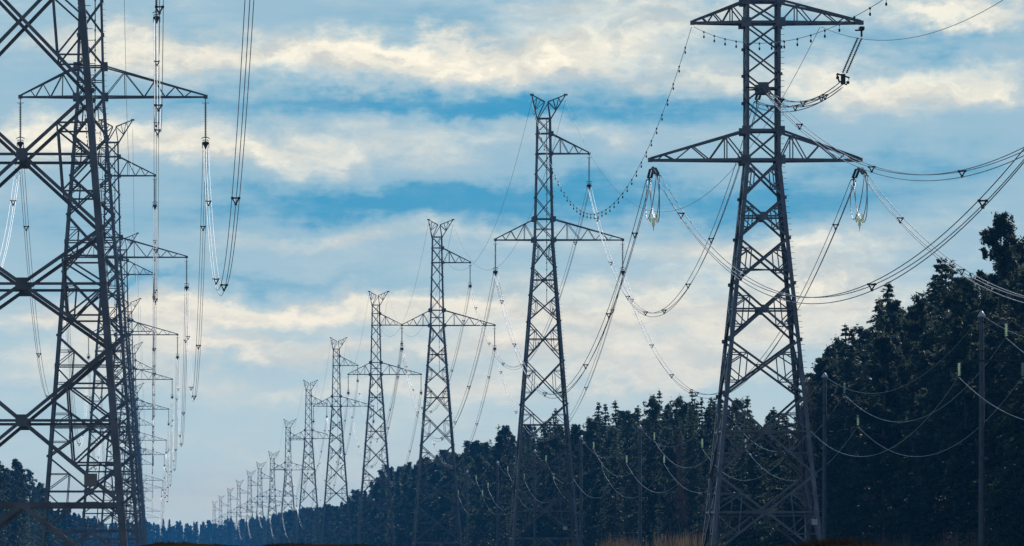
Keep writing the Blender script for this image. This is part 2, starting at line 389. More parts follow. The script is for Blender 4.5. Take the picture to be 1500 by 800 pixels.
LROW = [(253, 0.0), (532, 0.0), (819, 0.0), (1108, 0.0), (1391, 0.0), (1678, 0.0), (1964, 3.0), (2250, 3.0), (2540, 8.6), (2830, 8.6), (3400, 15.0), (4000, 15.0)]
ORD = ['nearest', 'second', 'third', 'fourth', 'fifth', 'sixth', 'seventh', 'eighth', 'ninth', 'tenth', 'eleventh', 'twelfth', 'thirteenth', 'fourteenth', 'fifteenth']
GR, GL = 'lattice towers of the right-hand row', 'lattice towers of the left-hand row'
tR, tL = [], []
extraR = {0: 'whose body rises left of the big arched crossarm tower', 1: 'standing well clear against the sky left of the second', 2: 'with its foot against the dark slope of trees'}
for i, (d, s) in enumerate(RROW):
    tR.append(place_tower(VAR[s], RX, d, 'lattice pylon with forked top, %s tower from the front in the right row' % ORD[i + 1], GR))
for i, (d, s) in enumerate(LROW):
    lb = 'huge close lattice pylon cropped by the left edge and top of the picture' if i == 0 else 'lattice pylon half hidden behind nearer ones, %s from the front in the left row' % ORD[i]
    tL.append(place_tower(VAR[s], LX, d, lb, GL))
# number plates fixed to the nearest towers
m = MB(); m.box((0, 0, 0), .5, .03, .5); m.box((0, -.02, .0), .46, .02, .46); link('number_plate', m.mesh('plate_mesh', PLATE), tL[0], (2.66, -half(2.85) - .09, Z(2.85)))
m = MB(); m.box((0, 0, 0), .5, .03, .42); link('number_plate', m.mesh('plate_mesh', WPLATE), tR[0], (2.3, -half(3) - .1, Z(3.1)))

# ---------------------------------------------------------------- tension tower (nearest of the right-hand row)
TX, TD = 44.7, 475.0
def thalf(z): return 1.27 if z >= 28.85 else 1.27 + (28.85 - z) * .0985
tt = empty('transmission_tower', (TX, TD, GZ), 'large wide-armed pylon with two long crossarms, nearest tower of the right row', 'transmission tower', GR)
hi = [40.5, 38.9, 37.05, 35.1, 33.1, 31.0, 28.85]; lo = [28.85, 26.05, 23.1, 19.8, 15.65, 11.6, 5.8, -.1]
for sx in (-1, 1):
    for sy in (-1, 1):
        m = MB()
        leg_bar(m, sx, sy, [Vector((sx * thalf(z), sy * thalf(z), Z(z))) for z in (40.7, 28.85)], .24)
        leg_bar(m, sx, sy, [Vector((sx * thalf(z), sy * thalf(z), Z(z))) for z in (28.85, 11.6, GZ - .3)], .30)
        m.box(Vector((sx * thalf(GZ), sy * thalf(GZ), .1)), 1.0, 1.0, .8)
        if sx == 1 and sy == -1:
            z = 1.0
            while z < 39: m.box(Vector((thalf(z) + .12, -thalf(z), Z(z))), .28, .03, .03); z += .42
        m.obj('leg', STEEL, tt)
for k in range(4):
    m = MB(); n = NORM[k]; (ax, ay), (bx, by) = CORN[k]
    face_panels(m, k, thalf, hi, .13, .08, {}, {3}, Z, {3: .55, 'nodes': .24})
    face_panels(m, k, thalf, lo, .165, .085, {i: 1 for i in range(7)}, {1, 3, 5, 6}, Z, {1: .42, 3: .42, 5: .34, 6: .34, 'nodes': .24})
    for z in (40.5, 38.9, 31.0, 28.85): m.brace((ax * thalf(z), ay * thalf(z), Z(z)), (bx * thalf(z), by * thalf(z), Z(z)), n, .2)
    m.obj('face_bracing', STEEL, tt)
arms = [(1, 7.19, 28.85, 31.0, [('b', 0), ('t', .15), ('b', .33), ('t', .5), ('b', .72), ('t', .82), ('b', .92)]),
        (-1, -8.17, 28.85, 31.0, [('b', 0), ('t', .2), ('b', .38), ('t', .56), ('b', .74), ('t', .86), ('b', .93)]),
        (1, 7.27, 38.9, 40.5, [('b', 0), ('t', .2), ('b', .39), ('t', .53), ('b', .7), ('t', .8), ('b', .88)]),
        (-1, -5.07, 38.9, 40.5, [('b', 0), ('t', .26), ('b', .44), ('t', .6), ('b', .72), ('t', .82)])]
for sx, tipx, zb, zt, zz in arms:
    m = MB(); a = 1.27
    truss_arm(m, [(sx * a, -a, Z(zb)), (sx * a, a, Z(zb))], [(sx * a, -a, Z(zt)), (sx * a, a, Z(zt))], (tipx, 0, Z(zb)), zz, .21, .09)
    for y in (-1, 1): m.plate((sx * a, y * (a + .04), Z(zt)), (0, y, 0), .42, .06); m.plate((sx * a, y * (a + .04), Z(zb)), (0, y, 0), .48, .06)
    m.obj('cross_arm', STEEL, tt)
for z in (40.5, 34.15, 31.0, 28.85, 20.9, 2.9):
    m = MB(); a = thalf(z); m.brace((-a, -a, Z(z)), (a, a, Z(z)), (0, 0, 1), .1); m.brace((a, -a, Z(z) - .03), (-a, a, Z(z) - .03), (0, 0, 1), .1)
    m.obj('plan_bracing', STEEL, tt)
m = MB(); m.box((0, 0, 0), .42, .03, .42); o = m.obj('number_plate', WPLATE, tt); o.location = (3.45, -thalf(2.3) - .12, Z(2.35)); o['label'] = 'small white plate near the foot of the tower'
m = MB(); m.box((0, 0, 0), .34, 1.0, .26); m.box((.0, 0, -.35), .12, .3, .5); m.box((-.22, 0, -.12), .5, .25, .1); o = m.obj('tip_bracket', DARKM, tt); o.location = (7.3, 0, Z(38.5))

# ---------------------------------------------------------------- insulators
def disc_profile(n, pitch, r, r0=.05):
    p = []
    for i in range(n):
        a = i * pitch; p += [(a, r0), (a + pitch * .25, r0), (a + pitch * .42, r), (a + pitch * .55, r), (a + pitch * .62, r0 * .9)]
    p.append((n * pitch, r0)); return p
S_LEN = 3.9
i1 = MB(); i1.box((0, 0, -.12), .07, .12, .3); i1.tube([(0, 0, -.2), (0, 0, -.45)], .035, 5); i1.tube([(-.28, 0, -.38), (.28, 0, -.38)], .025, 4)
i2 = MB(); i2.lathe((0, 0, -.42), (0, 0, -1), disc_profile(20, .14, .135), 8)
i3 = MB(); i3.tube([(0, 0, -3.2), (0, 0, -3.65)], .04, 5)
for z, w in ((-3.22, .34), (-3.42, .26)): i3.tube([(-w, 0, z - .1), (-w * .6, 0, z), (w * .6, 0, z), (w, 0, z - .1)], .035, 5)
i3.prism(Vector((0, -.03, 0)), Vector((0, .03, 0)), [Vector((-.27, 0, -3.6)), Vector((0, 0, -3.5)), Vector((.27, 0, -3.6)), Vector((.06, 0, -4.1)), Vector((-.06, 0, -4.1))])
for x, z in ((-.2, -3.72), (.2, -3.72), (0, -4.12)): i3.box((x, 0, z), .09, .45, .13); 
i3.box((-.27, 0, -3.85), .05, .05, .45); i3.box((.27, 0, -3.85), .05, .05, .45)
IM = [i1.mesh('string_cap', DARKM), i2.mesh('string_discs', GLASS, False), i3.mesh('string_yoke', DARKM)]
ia = MB()
for q in (i1, i2, i3):
    b = len(ia.v); ia.v += q.v; ia.f += [tuple(b + j for j in f) for f in q.f]
IALL = ia.mesh('string_small', DARKM)
ARMS = [(-5.76, 37.5, 'short left lower arm'), (9.43, 37.5, 'long right lower arm'), (5.42, 47.8, 'single upper arm')]
def strings(x, d, sh, who, grp):
    for ax, az_, what in ARMS:
        lb = 'thin insulator string under the %s of the %s' % (what, who)
        if d < 1500:
            e = empty('insulator_string', (x + ax, d, az_ - sh - .1), lb, 'insulator', grp)
            for nm, me in zip(('cap', 'glass_discs', 'yoke'), IM): link(nm, me, e)
        elif d < 3000:
            o = link('insulator_string', IALL, None, (x + ax, d, az_ - sh - .1)); tag(o, lb, 'insulator', grp)
for i, (d, s) in enumerate(RROW): strings(RX, d, s, '%s right-row tower' % ORD[i + 1], 'suspension insulators of the right-hand row')
for i, (d, s) in enumerate(LROW): strings(LX, d, s, '%s left-row tower' % ORD[i], 'suspension insulators of the left-hand row')

# ---------------------------------------------------------------- conductors
def para(p, q, sag, n=48, t0=0.0, t1=1.0):
    p = Vector(p); q = Vector(q); out = []
    for i in range(n + 1):
        t = t0 + (t1 - t0) * i / n; v = lerp(p, q, t); v.z -= 4 * sag * t * (1 - t); out.append(v)
    return out
OFF = [Vector((-.2, 0, 0)), Vector((.2, 0, 0)), Vector((0, 0, -.36))]
spm = MB()
for a, b in ((0, 1), (1, 2), (2, 0)):
    spm.tube([OFF[a], OFF[b]], .05, 5)
for a in OFF: spm.box(a, .16, .2, .14)
spm.v = [tuple(Vector((0, 0, -.12)) + (Vector(v) - Vector((0, 0, -.12))) * .88) for v in spm.v]
SPM = spm.mesh('spacer_mesh', DARKM)
def bundle(p, q, sag, label, grp, parts=True, spacers=7, r=.03, t0=0.0, t1=1.0, seed=0):
    """three conductors between two points; p nearer the camera"""
    L = para(p, q, sag, 96 if parts else 30, t0, t1); o0 = L[0].copy(); rr = random.Random(seed)
    if parts:
        e = empty('conductor_bundle', o0, label, 'power lines', grp)
        for of in OFF:
            w = MB(); w.tube([v - o0 + of for v in L], r, 6); w.obj('wire', ALU, e, True)
        for i in range(spacers):
            t = t0 + (t1 - t0) * (i + .5 + rr.uniform(-.12, .12)) / spacers; v = lerp(p, q, t); v.z -= 4 * sag * t * (1 - t)
            link('spacer', SPM, e, v - o0)
    else:
        w = MB()
        for of in OFF: w.tube([v + of for v in L], r, 4)
        if spacers:
            for i in range(spacers):
                t = (i + .5) / spacers; v = lerp(p, q, t); v.z -= 4 * sag * t * (1 - t); w.box(v + Vector((0, 0, -.15)), .42, .1, .34)
        tag(w.obj('conductor_bundle', ALU, None, True), label, 'power lines', grp)
def hang(x, d, sh, ax, z): return (x + ax, d, z - sh - .1 - 3.75)
bead = MB(); bead.lathe((0, 0, .07), (0, 0, -1), [(0, .03), (.03, .08), (.10, .10), (.16, .07), (.2, .03)], 7); bead.tube([(0, 0, -.1), (0, 0, -.36)], .02, 4); bead.lathe((0, 0, -.33), (0, 0, -1), [(0, .03), (.05, .09), (.2, .09), (.26, .03)], 7)
bead.v = [(x * .72, y * .72, z * .8) for x, y, z in bead.v]
BEAD = bead.mesh('marker_mesh', DARKM)
def earth(p, q, sag, label, grp, beads=0, r=.02, n=48):
    L = para(p, q, sag, n)
    if beads:
        o0 = L[0].copy(); e = empty('earth_wire', o0, label, 'earth wire', grp)
        w = MB(); w.tube([v - o0 for v in L], r, 5); w.obj('wire', GWIRE, e, True)
        for i in range(beads):
            t = (i + 1) / (beads + 1); v = lerp(p, q, t); v.z -= 4 * sag * t * (1 - t); link('marker', BEAD, e, v - o0)
    else:
        w = MB(); w.tube(L, r, 5); tag(w.obj('earth_wire', GWIRE, None, True), label, 'earth wire', grp)
phase = ['lower left arms', 'lower right arms', 'upper arms']
CG = 'three-wire conductor bundles of the %s row'; EG = 'earth wires of the %s row'
def row_spans(row, X, side, first):
    for i in range(len(row) - 1):
        (d0, s0), (d1, s1) = row[i], row[i + 1]; det = d0 < 1400
        names = (ORD[i + first], ORD[i + 1 + first])
        if d0 > 3000: continue
        for k, (ax, az_, _) in enumerate(ARMS):
            r = .020 if d0 < 600 else .023
            bundle(Vector(hang(X, d0, s0, ax, az_)), Vector(hang(X, d1, s1, ax, az_)), 17.2 if d0 < 1900 else 12,
                   'three conductors joining %s of %s and %s towers, %s row' % (phase[k], names[0], names[1], side.split('-')[0]),
                   CG % side, det, (7 if side == 'right-hand' else 5) if d0 < 2000 else 0, r, seed=i * 3 + k)
        for hx, nm, k in ((-1.42, 'left', 0), (2.62, 'right', 1)):
            b = 38 if (k == 0 and side == 'left-hand' and i < 3) else 0
            earth(Vector((X + hx, d0, 54.2 - s0)), Vector((X + hx, d1, 54.2 - s1)), 13.2 if d0 < 1900 else 8,
                  '%s earth wire from %s horn of %s tower to %s tower, %s row' % ('beaded' if b else 'thin', nm, names[0], names[1], side.split('-')[0]), EG % side, b, .018)
row_spans(RROW, RX, 'right-hand', 1); row_spans(LROW, LX, 'left-hand', 0)

# spans at the tension tower: their ends start beyond the tension strings
TP = {'l': Vector((TX - 8.0, TD, 28.35)), 'r': Vector((TX + 7.1, TD, 28.35)), 'c': Vector((TX, TD, 34.15))}
tens = []
def ten(p_att, q, sag, who, label, near):
    L = (q - p_att).length; t0 = 3.9 / L
    bundle(p_att, q, sag, label, CG % 'right-hand', True, 8, .027, t0, 1.0, seed=len(tens) + 40)
    a = p_att; b = lerp(p_att, q, t0); b.z -= 4 * sag * t0 * (1 - t0)
    ax = (b - a).normalized(); e = empty('tension_insulator', a, who, 'insulator', 'tension insulators of the nearest right-hand tower')
    side = ax.cross(Vector((0, 0, 1))).normalized()
    for s in (-1, 1):
        m = MB(); m.lathe(side * .12 * s + ax * .7, ax, disc_profile(15, .15, .1), 8); m.obj('glass_discs', GLASS, e)
    m = MB(); m.tube([(0, 0, 0), ax * .5], .06, 5); m.tube([side * -.16 + ax * .55, side * .16 + ax * .55], .05, 5)
    m.obj('yoke', DARKM, e); m = MB()
    m.tube([side * -.2 + ax * 3.05, side * .2 + ax * 3.05], .05, 5); m.tube([ax * 3.0, ax * 3.9], .05, 5)
    for of in OFF: m.tube([ax * 3.3, ax * 3.95 + of], .04, 5)
    m.obj('yoke', DARKM, e); tens.append(b)
    return b
ND = 185.0
faceo = Vector((0, 1.3, 0))
jl = [ten(TP['l'] - faceo * .3, Vector((RX - 5.76, ND, 42.1)), 20.2, 'front tension string at left lower arm tip of the wide-armed tower', 'three conductors dipping nearer from the left arm of the wide-armed tower', 1),
      ten(TP['l'] + faceo * .3, Vector(hang(RX, 774, 0, -5.76, 37.5)), 15.6, 'rear tension string at left lower arm tip of the wide-armed tower', 'three conductors between left arms of the wide-armed and second right towers', 0),
      ten(TP['r'] - faceo * .3, Vector((RX + 9.43, ND, 42.1)), 20.6, 'front tension string at right lower arm tip of the wide-armed tower', 'three conductors dipping to the right edge from the wide-armed tower right arm', 1),
      ten(TP['r'] + faceo * .3, Vector(hang(RX, 774, 0, 9.43, 37.5)), 15.6, 'rear tension string at right lower arm tip of the wide-armed tower', 'three conductors between right arms of the wide-armed and second right towers', 0),
      ten(TP['c'] - faceo * 1.02, Vector((RX + 5.42, ND, 53.6)), 20.6, 'tension string on the front of the wide-armed tower body between its arms', 'three conductors from the wide-armed tower body to the upper right edge', 1),
      ten(TP['c'] + faceo * 1.02, Vector(hang(RX, 774, 0, 5.42, 47.8)), 15.8, 'tension string on the back of the wide-armed tower body between its arms', 'three conductors from the wide-armed tower body back to the second tower upper arm', 0)]
# jumper loops under the arm tips
for a, b, what in ((jl[0], jl[1], 'left'), (jl[2], jl[3], 'right')):
    e = empty('jumper_loop', a, 'loop of jumper wires below the %s arm tip of the wide-armed tower' % what, 'jumper wires', 'jumper loops of the wide-armed tower')
    sg = 3.0; 
    for i, of in enumerate(OFF):
        L = []
        for j in range(25):
            t = j / 24; v = lerp(a, b, t); sh_ = (4 * t * (1 - t)) ** .5; v.z -= sg * sh_; v.x += (.3 * (i - 1)) * sh_; L.append(v - a + of * .6)
        w = MB(); w.tube(L, .032, 5); w.obj('wire', ALU, e, True)
    for i in (-1, 0, 1):
        w = MB(); w.lathe(lerp(a, b, .5) - a + Vector((.3 * i * .8, .2 * i, -sg + (.45 if i else .1))), (0, 0, -1), [(0, .03), (.06, .1), (.5, .11), (.62, .05), (.95 if i == 0 else .7, .015)], 8); w.obj('weight', PORC, e, True)
# jumpers of the middle phase, led round the body by the upper right arm
tip = Vector((TX + 7.25, TD, 38.0)); low_ = Vector((TX + 5.95, TD, 35.0))
e = empty('insulator_string', tip, 'slanting double insulator string below the wide-armed tower upper right arm tip', 'insulator', 'tension insulators of the nearest right-hand tower')
ax = (low_ - tip).normalized()
for s in (-1, 1):
    m = MB(); m.lathe(Vector((.0, .2 * s, 0)) + Vector((.16 * s, 0, 0)) + ax * .2, ax, disc_profile(20, .14, .115), 8); m.obj('glass_discs', GLASS, e)
m = MB(); v0 = low_ - tip; m.tube([v0 + Vector((-.45, 0, .2)), v0 + Vector((.45, 0, -.1)), v0 + Vector((.25, 0, -.6)), v0 + Vector((-.3, 0, -.35)), v0 + Vector((-.45, 0, .2))], .07, 5)
m.box(v0 + Vector((0, 0, -.2)), .3, .5, .75); m.box(v0 + Vector((-.4, 0, -.1)), .2, .3, .2); m.box(v0 + Vector((.35, 0, -.45)), .2, .3, .2); m.obj('yoke', DARKM, e)
for end, what in ((jl[4], 'front'), (jl[5], 'rear')):
    a = low_ + Vector((0, 0, -.4)); e = empty('jumper_loop', a, 'curved jumper wires from the slanting string to the wide-armed tower %s' % what, 'jumper wires', 'jumper loops of the wide-armed tower')
    for i, of in enumerate(OFF):
        w = MB(); w.tube([v - a + of for v in para(a, end, .95, 20)], .034, 5); w.obj('wire', ALU, e, True)
    for t in (.25, .55, .85):
        v = lerp(a, end, t); v.z -= 4 * .95 * t * (1 - t); link('spacer', SPM, e, v - a)
# earth wires at the tension tower
P = Vector((TX - 5.15, TD, 38.6))
earth(P, Vector((RX - 1.42, 774, 54.1)), 13.6, 'beaded earth wire between the wide-armed tower and the second right tower', EG % 'right-hand', 40)
earth(P + Vector((.15, -.2, 0)), Vector((RX - 1.42, ND, 54.1)), 13.6, 'beaded earth wire curving under the wide-armed tower upper arm to the top right', EG % 'right-hand', 40)
P = Vector((TX + 4.25, TD, 38.6))
earth(P, Vector((RX + 2.62, 774, 54.1)), 13.4, 'thin bare earth wire between the wide-armed tower and the second right tower', EG % 'right-hand')
earth(P + Vector((.1, -.2, 0)), Vector((RX + 2.62, ND, 54.1)), 13.2, 'thin bare earth wire curving from the wide-armed tower to the top right corner', EG % 'right-hand')
# small string that carries the wires of the left row at its first tower is part of its tower's insulators

# ---------------------------------------------------------------- pole line on the right
PX = 60.0
PD = [468.8 + 109.3 * i for i in range(8)]
pb = MB(); pb.tube([(0, 0, -.4), (0, 0, 8), (0, 0, 17.3)], .235, 12, .165)
for i in range(9): pb.tube([(0, 0, 2 + i * 1.7), (0, 0, 2.06 + i * 1.7)], .232 - .0042 * (2 + i * 1.7) + .012, 12)
PB = pb.mesh('pole_shaft', CONC, False)
pc = MB(); pc.lathe((0, 0, 17.75), (0, 0, -1), [(0, .02), (.12, .14), (.36, .29), (.42, .29), (.5, .17)], 12); PC = pc.mesh('pole_cap', CAPM, True)
pa = MB(); pa.brace((0, -.2, 17.0 - .05), (1.9, -.2, 17.0 + .05), (0, -1, 0), .11); pa.brace((0, -.2, 16.3), (1.1, -.2, 16.97), (0, -1, 0), .07)
PA1 = pa.mesh('pole_arm', DARKM)
pa = MB(); pa.brace((-1.8, -.2, 14.15), (3.1, -.2, 14.15), (0, -1, 0), .12); pa.brace((0, -.2, 14.9), (1.9, -.2, 14.2), (0, -1, 0), .07); pa.brace((0, -.2, 14.9), (-1.2, -.2, 14.2), (0, -1, 0), .07)
PA2 = pa.mesh('pole_arm', DARKM)
PTOP = [19.1, 17.7, 17.5, 17.4, 18.1, 17.9, 17.7, 17.5]
PI = [(-1.65, 14.1, 'left'), (1.75, 16.95, 'upper right'), (2.95, 14.1, 'lower right')]
pi_ = MB(); pi_.lathe((0, 0, -.12), (0, 0, -1), disc_profile(7, .135, .145, .06), 10); PIM = pi_.mesh('pole_insulator', PORC)
pf = MB(); pf.tube([(0, 0, .05), (0, 0, -.15)], .03, 5); pf.box((0, 0, -1.1), .08, .3, .1); PFM = pf.mesh('pole_fitting', DARKM)
pn = ['nearest', 'second', 'third', 'fourth', 'fifth', 'sixth', 'seventh', 'eighth']
for i, d in enumerate(PD):
    dz = PTOP[i] - 17.75
    p = empty('utility_pole', (PX, d, GZ), ('grey pole with pale pointed cap before the forest, %s of its line' % pn[i]), 'utility pole', 'poles of the small line along the forest')
    link('shaft', PB, p, (0, 0, dz)); link('cap', PC, p, (0, 0, dz)); link('cross_arm', PA1, p, (0, 0, dz)); link('cross_arm', PA2, p, (0, 0, dz))
    if dz > .5:
        m = MB(); m.tube([(0, 0, -.3), (0, 0, dz)], .236, 12); m.obj('footing', CONC, p)
    for ax_, az_, nm in PI:
        e = empty('pole_insulator', (PX + ax_, d - .2, GZ + az_ + dz), 'pale green insulator at the %s of the %s small pole' % (nm, pn[i]), 'insulator', 'pale insulators of the small pole line')
        link('glass_discs', PIM, e); link('fitting', PFM, e)
pts = [(PD[0] - 109.3, 18.3)] + list(zip(PD, PTOP))
for i in range(len(pts) - 1):
    (d0, t0_), (d1, t1_) = pts[i], pts[i + 1]
    if d0 > 1150: break
    z0, z1 = t0_ - 17.75, t1_ - 17.75
    nm = 'right of the nearest small pole' if i == 0 else 'between the %s and %s small poles' % (pn[i - 1], pn[i])
    for ax_, az_, ph in PI:
        w = MB(); w.tube(para((PX + ax_, d0, GZ + az_ + z0 - 1.13), (PX + ax_, d1, GZ + az_ + z1 - 1.13), 4.1, 40), .026, 5)
        tag(w.obj('pole_wire', GWIRE, None, True), '%s wire sagging %s' % (ph, nm), 'wire', 'wires of the small pole line')
    w = MB(); w.tube(para((PX, d0, GZ + t0_ - .3), (PX, d1, GZ + t1_ - .3), 3.3, 40), .015, 5)
    tag(w.obj('pole_wire', GWIRE, None, True), 'topmost thin wire sagging %s' % nm, 'wire', 'wires of the small pole line')

# ---------------------------------------------------------------- trees
def leaves(cent, size, rng, flat=.5, per=1):
    """random triangles around the points in cent (n,3)"""
    n = len(cent); a = rng.normal(size=(n, 3)); a[:, 2] *= flat; a /= np.linalg.norm(a, axis=1)[:, None] + 1e-9
    b = rng.normal(size=(n, 3)); b[:, 2] *= flat; b -= a * (a * b).sum(1)[:, None]; b /= np.linalg.norm(b, axis=1)[:, None] + 1e-9
    s = size * rng.uniform(.6, 1.4, size=(n, 1)); v = np.empty((n, 3, 3))
    v[:, 0] = cent + a * s; v[:, 1] = cent - a * s * .6 + b * s * .45; v[:, 2] = cent - a * s * .6 - b * s * .45
    return v.reshape(-1, 3)
def tri_mesh(name, v, m, more=None):
    n = len(v) // 3; me = bpy.data.meshes.new(name); me.vertices.add(len(v)); me.vertices.foreach_set('co', v.astype(np.float32).ravel())
    me.loops.add(len(v)); me.loops.foreach_set('vertex_index', np.arange(len(v), dtype=np.int32)); me.polygons.add(n)
    me.polygons.foreach_set('loop_start', np.arange(0, len(v), 3, dtype=np.int32)); me.polygons.foreach_set('loop_total', np.full(n, 3, dtype=np.int32))
    me.materials.append(m); me.update(calc_edges=True); return me
def spruce(seed, h, r, dens, size):
    rng = np.random.default_rng(seed); pts = []
    z = .08 * h
    while z < h - .2:
        f = 1 - z / h; nb = int(rng.integers(4, 8)); side_ = .3 * math.sin(z * 1.9 + seed) ; a0 = z * .7 + seed
        for _ in range(nb):
            L = r * min(1, (f * 1.15) ** .75) * rng.uniform(.4, 1.25) + .15; ang = rng.uniform(0, 2 * np.pi); L *= 1 + side_ * math.cos(ang - a0); n = max(3, int(L * dens * 1.5))
            t = rng.uniform(.1, 1, n) ** .8; wob = rng.normal(0, .10, (n, 3)) * (.4 + L * .35)
            p = np.stack([np.cos(ang) * t * L, np.sin(ang) * t * L, z + .35 * f - t * t * L * .42 + t * .15 * L + rng.uniform(-.06, .06, n)], 1) + wob * np.array([1, 1, .45]); pts.append(p)
        z += rng.uniform(.28, .5)
    pts.append(np.stack([rng.normal(0, .05, 12), rng.normal(0, .05, 12), h - rng.uniform(0, 1.2, 12)], 1))
    return leaves(np.concatenate(pts), size, rng, .55)
def pine(seed, h, r, dens, size, base=.38):
    rng = np.random.default_rng(seed); pts = []; limbs = []
    z = base * h; lean = rng.normal(0, .25, 2)
    while z < h - .3:
        q = (z / h - base) / (1 - base); env = r * (math.sin(min(1, q * 1.25 + .22) * math.pi / 2) if q < .55 else max(.12, (1 - (q - .55) / .47)) ** .95)
        for _ in range(int(rng.integers(2, 4))):
            L = env * rng.uniform(.35, 1.12); ang = rng.uniform(0, 2 * np.pi); rise = L * rng.uniform(.15, .6)
            e = np.array([np.cos(ang) * L, np.sin(ang) * L, z + rise]); limbs.append((np.array([0, 0, z]), e))
            for t in ((1.0, .84, .68, .5) if L > 1 else (1.0, .7)):
                c = np.array([0, 0, z]) * (1 - t) + e * t; rad = rng.uniform(.2, .42) * (.6 + .4 * t); c = c + rng.normal(0, .16, 3)
                n = int(dens * 9 * rad); p = rng.normal(size=(n, 3)); p /= np.linalg.norm(p, axis=1)[:, None]; p *= rad * rng.uniform(.35, 1.1, (n, 1)); p[:, 2] = p[:, 2] * rng.uniform(.6, 1.5) + .15
                pts.append(c + p)
        z += rng.uniform(.3, .55)
    for _ in range(7):
        c = np.array([rng.normal(0, .6), rng.normal(0, .6), h - rng.uniform(.1, 1.9)]); p = rng.normal(size=(30, 3)) * np.array([.12, .12, .3]); pts.append(c + p)
    return leaves(np.concatenate(pts), size, rng, .9), limbs
def trunk(h, r0, limbs=(), mat_=BARK, name='trunk_mesh'):
    m = MB(); rr = random.Random(int(h * 100)); m.tube([(0, 0, -.3), (rr.uniform(-.15, .15), rr.uniform(-.1, .1), h * .4), (rr.uniform(-.2, .2), 0, h * .75), (0, 0, h * .97)], r0, 7, .04)
    for a, e in limbs: m.tube([tuple(a), tuple((a + e) / 2 + np.array([0, 0, .1])), tuple(e)], .07, 4, .02)
    return m.mesh(name, mat_)
PROTO = []
for s, h, r in ((1, 24, 3.3), (2, 22, 2.3), (3, 25, 2.8), (4, 19, 3.1)):
    PROTO.append(('spruce_tree', [('crown', tri_mesh('spruce_crown', spruce(s, h, r * 1.02, 8.5, .26), SPRUCE)), ('trunk', trunk(h, .24))], h))
for s, h, r in ((11, 25, 3.4), (12, 23, 3.0), (13, 26, 3.7), (14, 21, 2.7)):
    v, lb = pine(s, h, r, 22, .19, .34 if s != 12 else .45)
    PROTO.append(('pine_tree', [('crown', tri_mesh('pine_crown', v, PINE)), ('trunk', trunk(h, .26, lb[::2]))], h))
def bare(seed, h, m1, m2):
    rng = np.random.default_rng(seed); tw = MB(); st = MB(); st.tube([(0, 0, -.3), (.15, 0, h * .5), (0, .1, h * .95)], .15, 6, .03)
    for _ in range(120):
        z = rng.uniform(.25, .95) * h; a = rng.uniform(0, 2 * np.pi); L = rng.uniform(1, 2.6) * (1.15 - z / h)
        p = np.array([0, 0, z]); e = p + np.array([np.cos(a) * L * .7, np.sin(a) * L * .7, L]); tw.tube([p, (p + e) / 2, e], .035, 3, .015)
        for _ in range(6):
            t = rng.uniform(.3, 1); q = p + (e - p) * t; e2 = q + rng.normal(0, .3, 3) + np.array([0, 0, .3]); tw.tube([q, e2], .02, 3, .012)
    return [('crown', tw.mesh('twigs', m2)), ('trunk', st.mesh('stem', m1))]
BIRCH = bare(5, 17, BIRCHB, TWIG); BROWN = bare(6, 15, BARK, RTWIG)
def put_tree(proto, x, d, h, rnd, label, grp, z=GZ):
    nm, parts, h0 = proto; s = h / h0
    t = empty(nm, (x, d, z), label, 'tree', grp); w = s * rnd.uniform(.8, 1.4); t.scale = (w, w, s); t.rotation_euler = (rnd.gauss(0, .018), rnd.gauss(0, .018), rnd.uniform(0, 6.28))
    for n, me in parts: link(n, me, t)
    return t
rt = random.Random(77)
SKY = [(230, 774), (300, 767), (365, 760), (412, 752), (457, 745), (490, 741), (520, 732), (545, 708), (570, 690), (600, 680), (640, 668), (690, 655), (720, 648), (750, 628), (790, 618), (820, 604), (850, 592), (870, 598), (900, 585), (930, 572), (960, 566), (1000, 573), (1050, 568), (1090, 584), (1140, 592), (1170, 580), (1185, 552), (1200, 524), (1225, 500), (1250, 472), (1270, 455), (1295, 425), (1320, 410), (1345, 392), (1370, 380), (1400, 380), (1430, 378), (1460, 350), (1500, 345), (1900, 250)]
def top_profile(x, d):          # height above the eye that trees at this spot of the slope reach
    px = 222 + F * x / d
    for (a, b), (c, e) in zip(SKY[:-1], SKY[1:]):
        if a <= px <= c: return min(28, max(14, (812 - (b + (e - b) * (px - a) / (c - a))) * d / F))
    return 25
def zone(d, kind):
    k = {'pine_tree': 'pine with tufted crown', 'spruce_tree': 'spruce with pointed crown'}[kind]
    if d < 672: return 'tall dark ' + k + ' right of the wide-armed tower', 'trees of the high forest at the right'
    if d < 1010: return 'dark ' + k + ' between the wide-armed and second right towers', 'trees of the middle forest'
    return 'hazy blue ' + k + ' left of the second right tower', 'trees of the receding forest'
cnt = 0
def zig_rows(rows):
    global cnt
    for (x0, d0, d1, step, lo_, hi_) in rows:
        d = d0
        while d < d1:
            x = x0 + rt.uniform(-1.4, 1.6); dd = d + rt.uniform(-.35, .35) * step; pineish = rt.random() < (.55 if dd < 660 else .2)
            pr = PROTO[(4 if pineish else 0) + rt.randrange(4)]; h = (top_profile(x, dd) - GZ) * (rt.uniform(lo_, hi_) if rt.random() < .8 else rt.uniform(.7, .9))
            lb, gp = zone(dd, pr[0]); put_tree(pr, x, dd, h, rt, lb, gp); cnt += 1
            d += step
zig_rows([(67.5, 448, 700, 7.6, .66, .97), (71.5, 444, 700, 7.8, .78, 1.02), (76, 448, 700, 9, .85, 1.03), (81, 440, 690, 11, .86, 1.02),
          (67.5, 700, 1010, 9.5, .62, .98), (72, 704, 1010, 10.5, .82, 1.04), (77, 700, 1010, 15, .85, 1.03),
          (67.5, 1010, 1420, 12, .66, 1.0), (72.5, 1015, 1420, 17, .84, 1.05)])
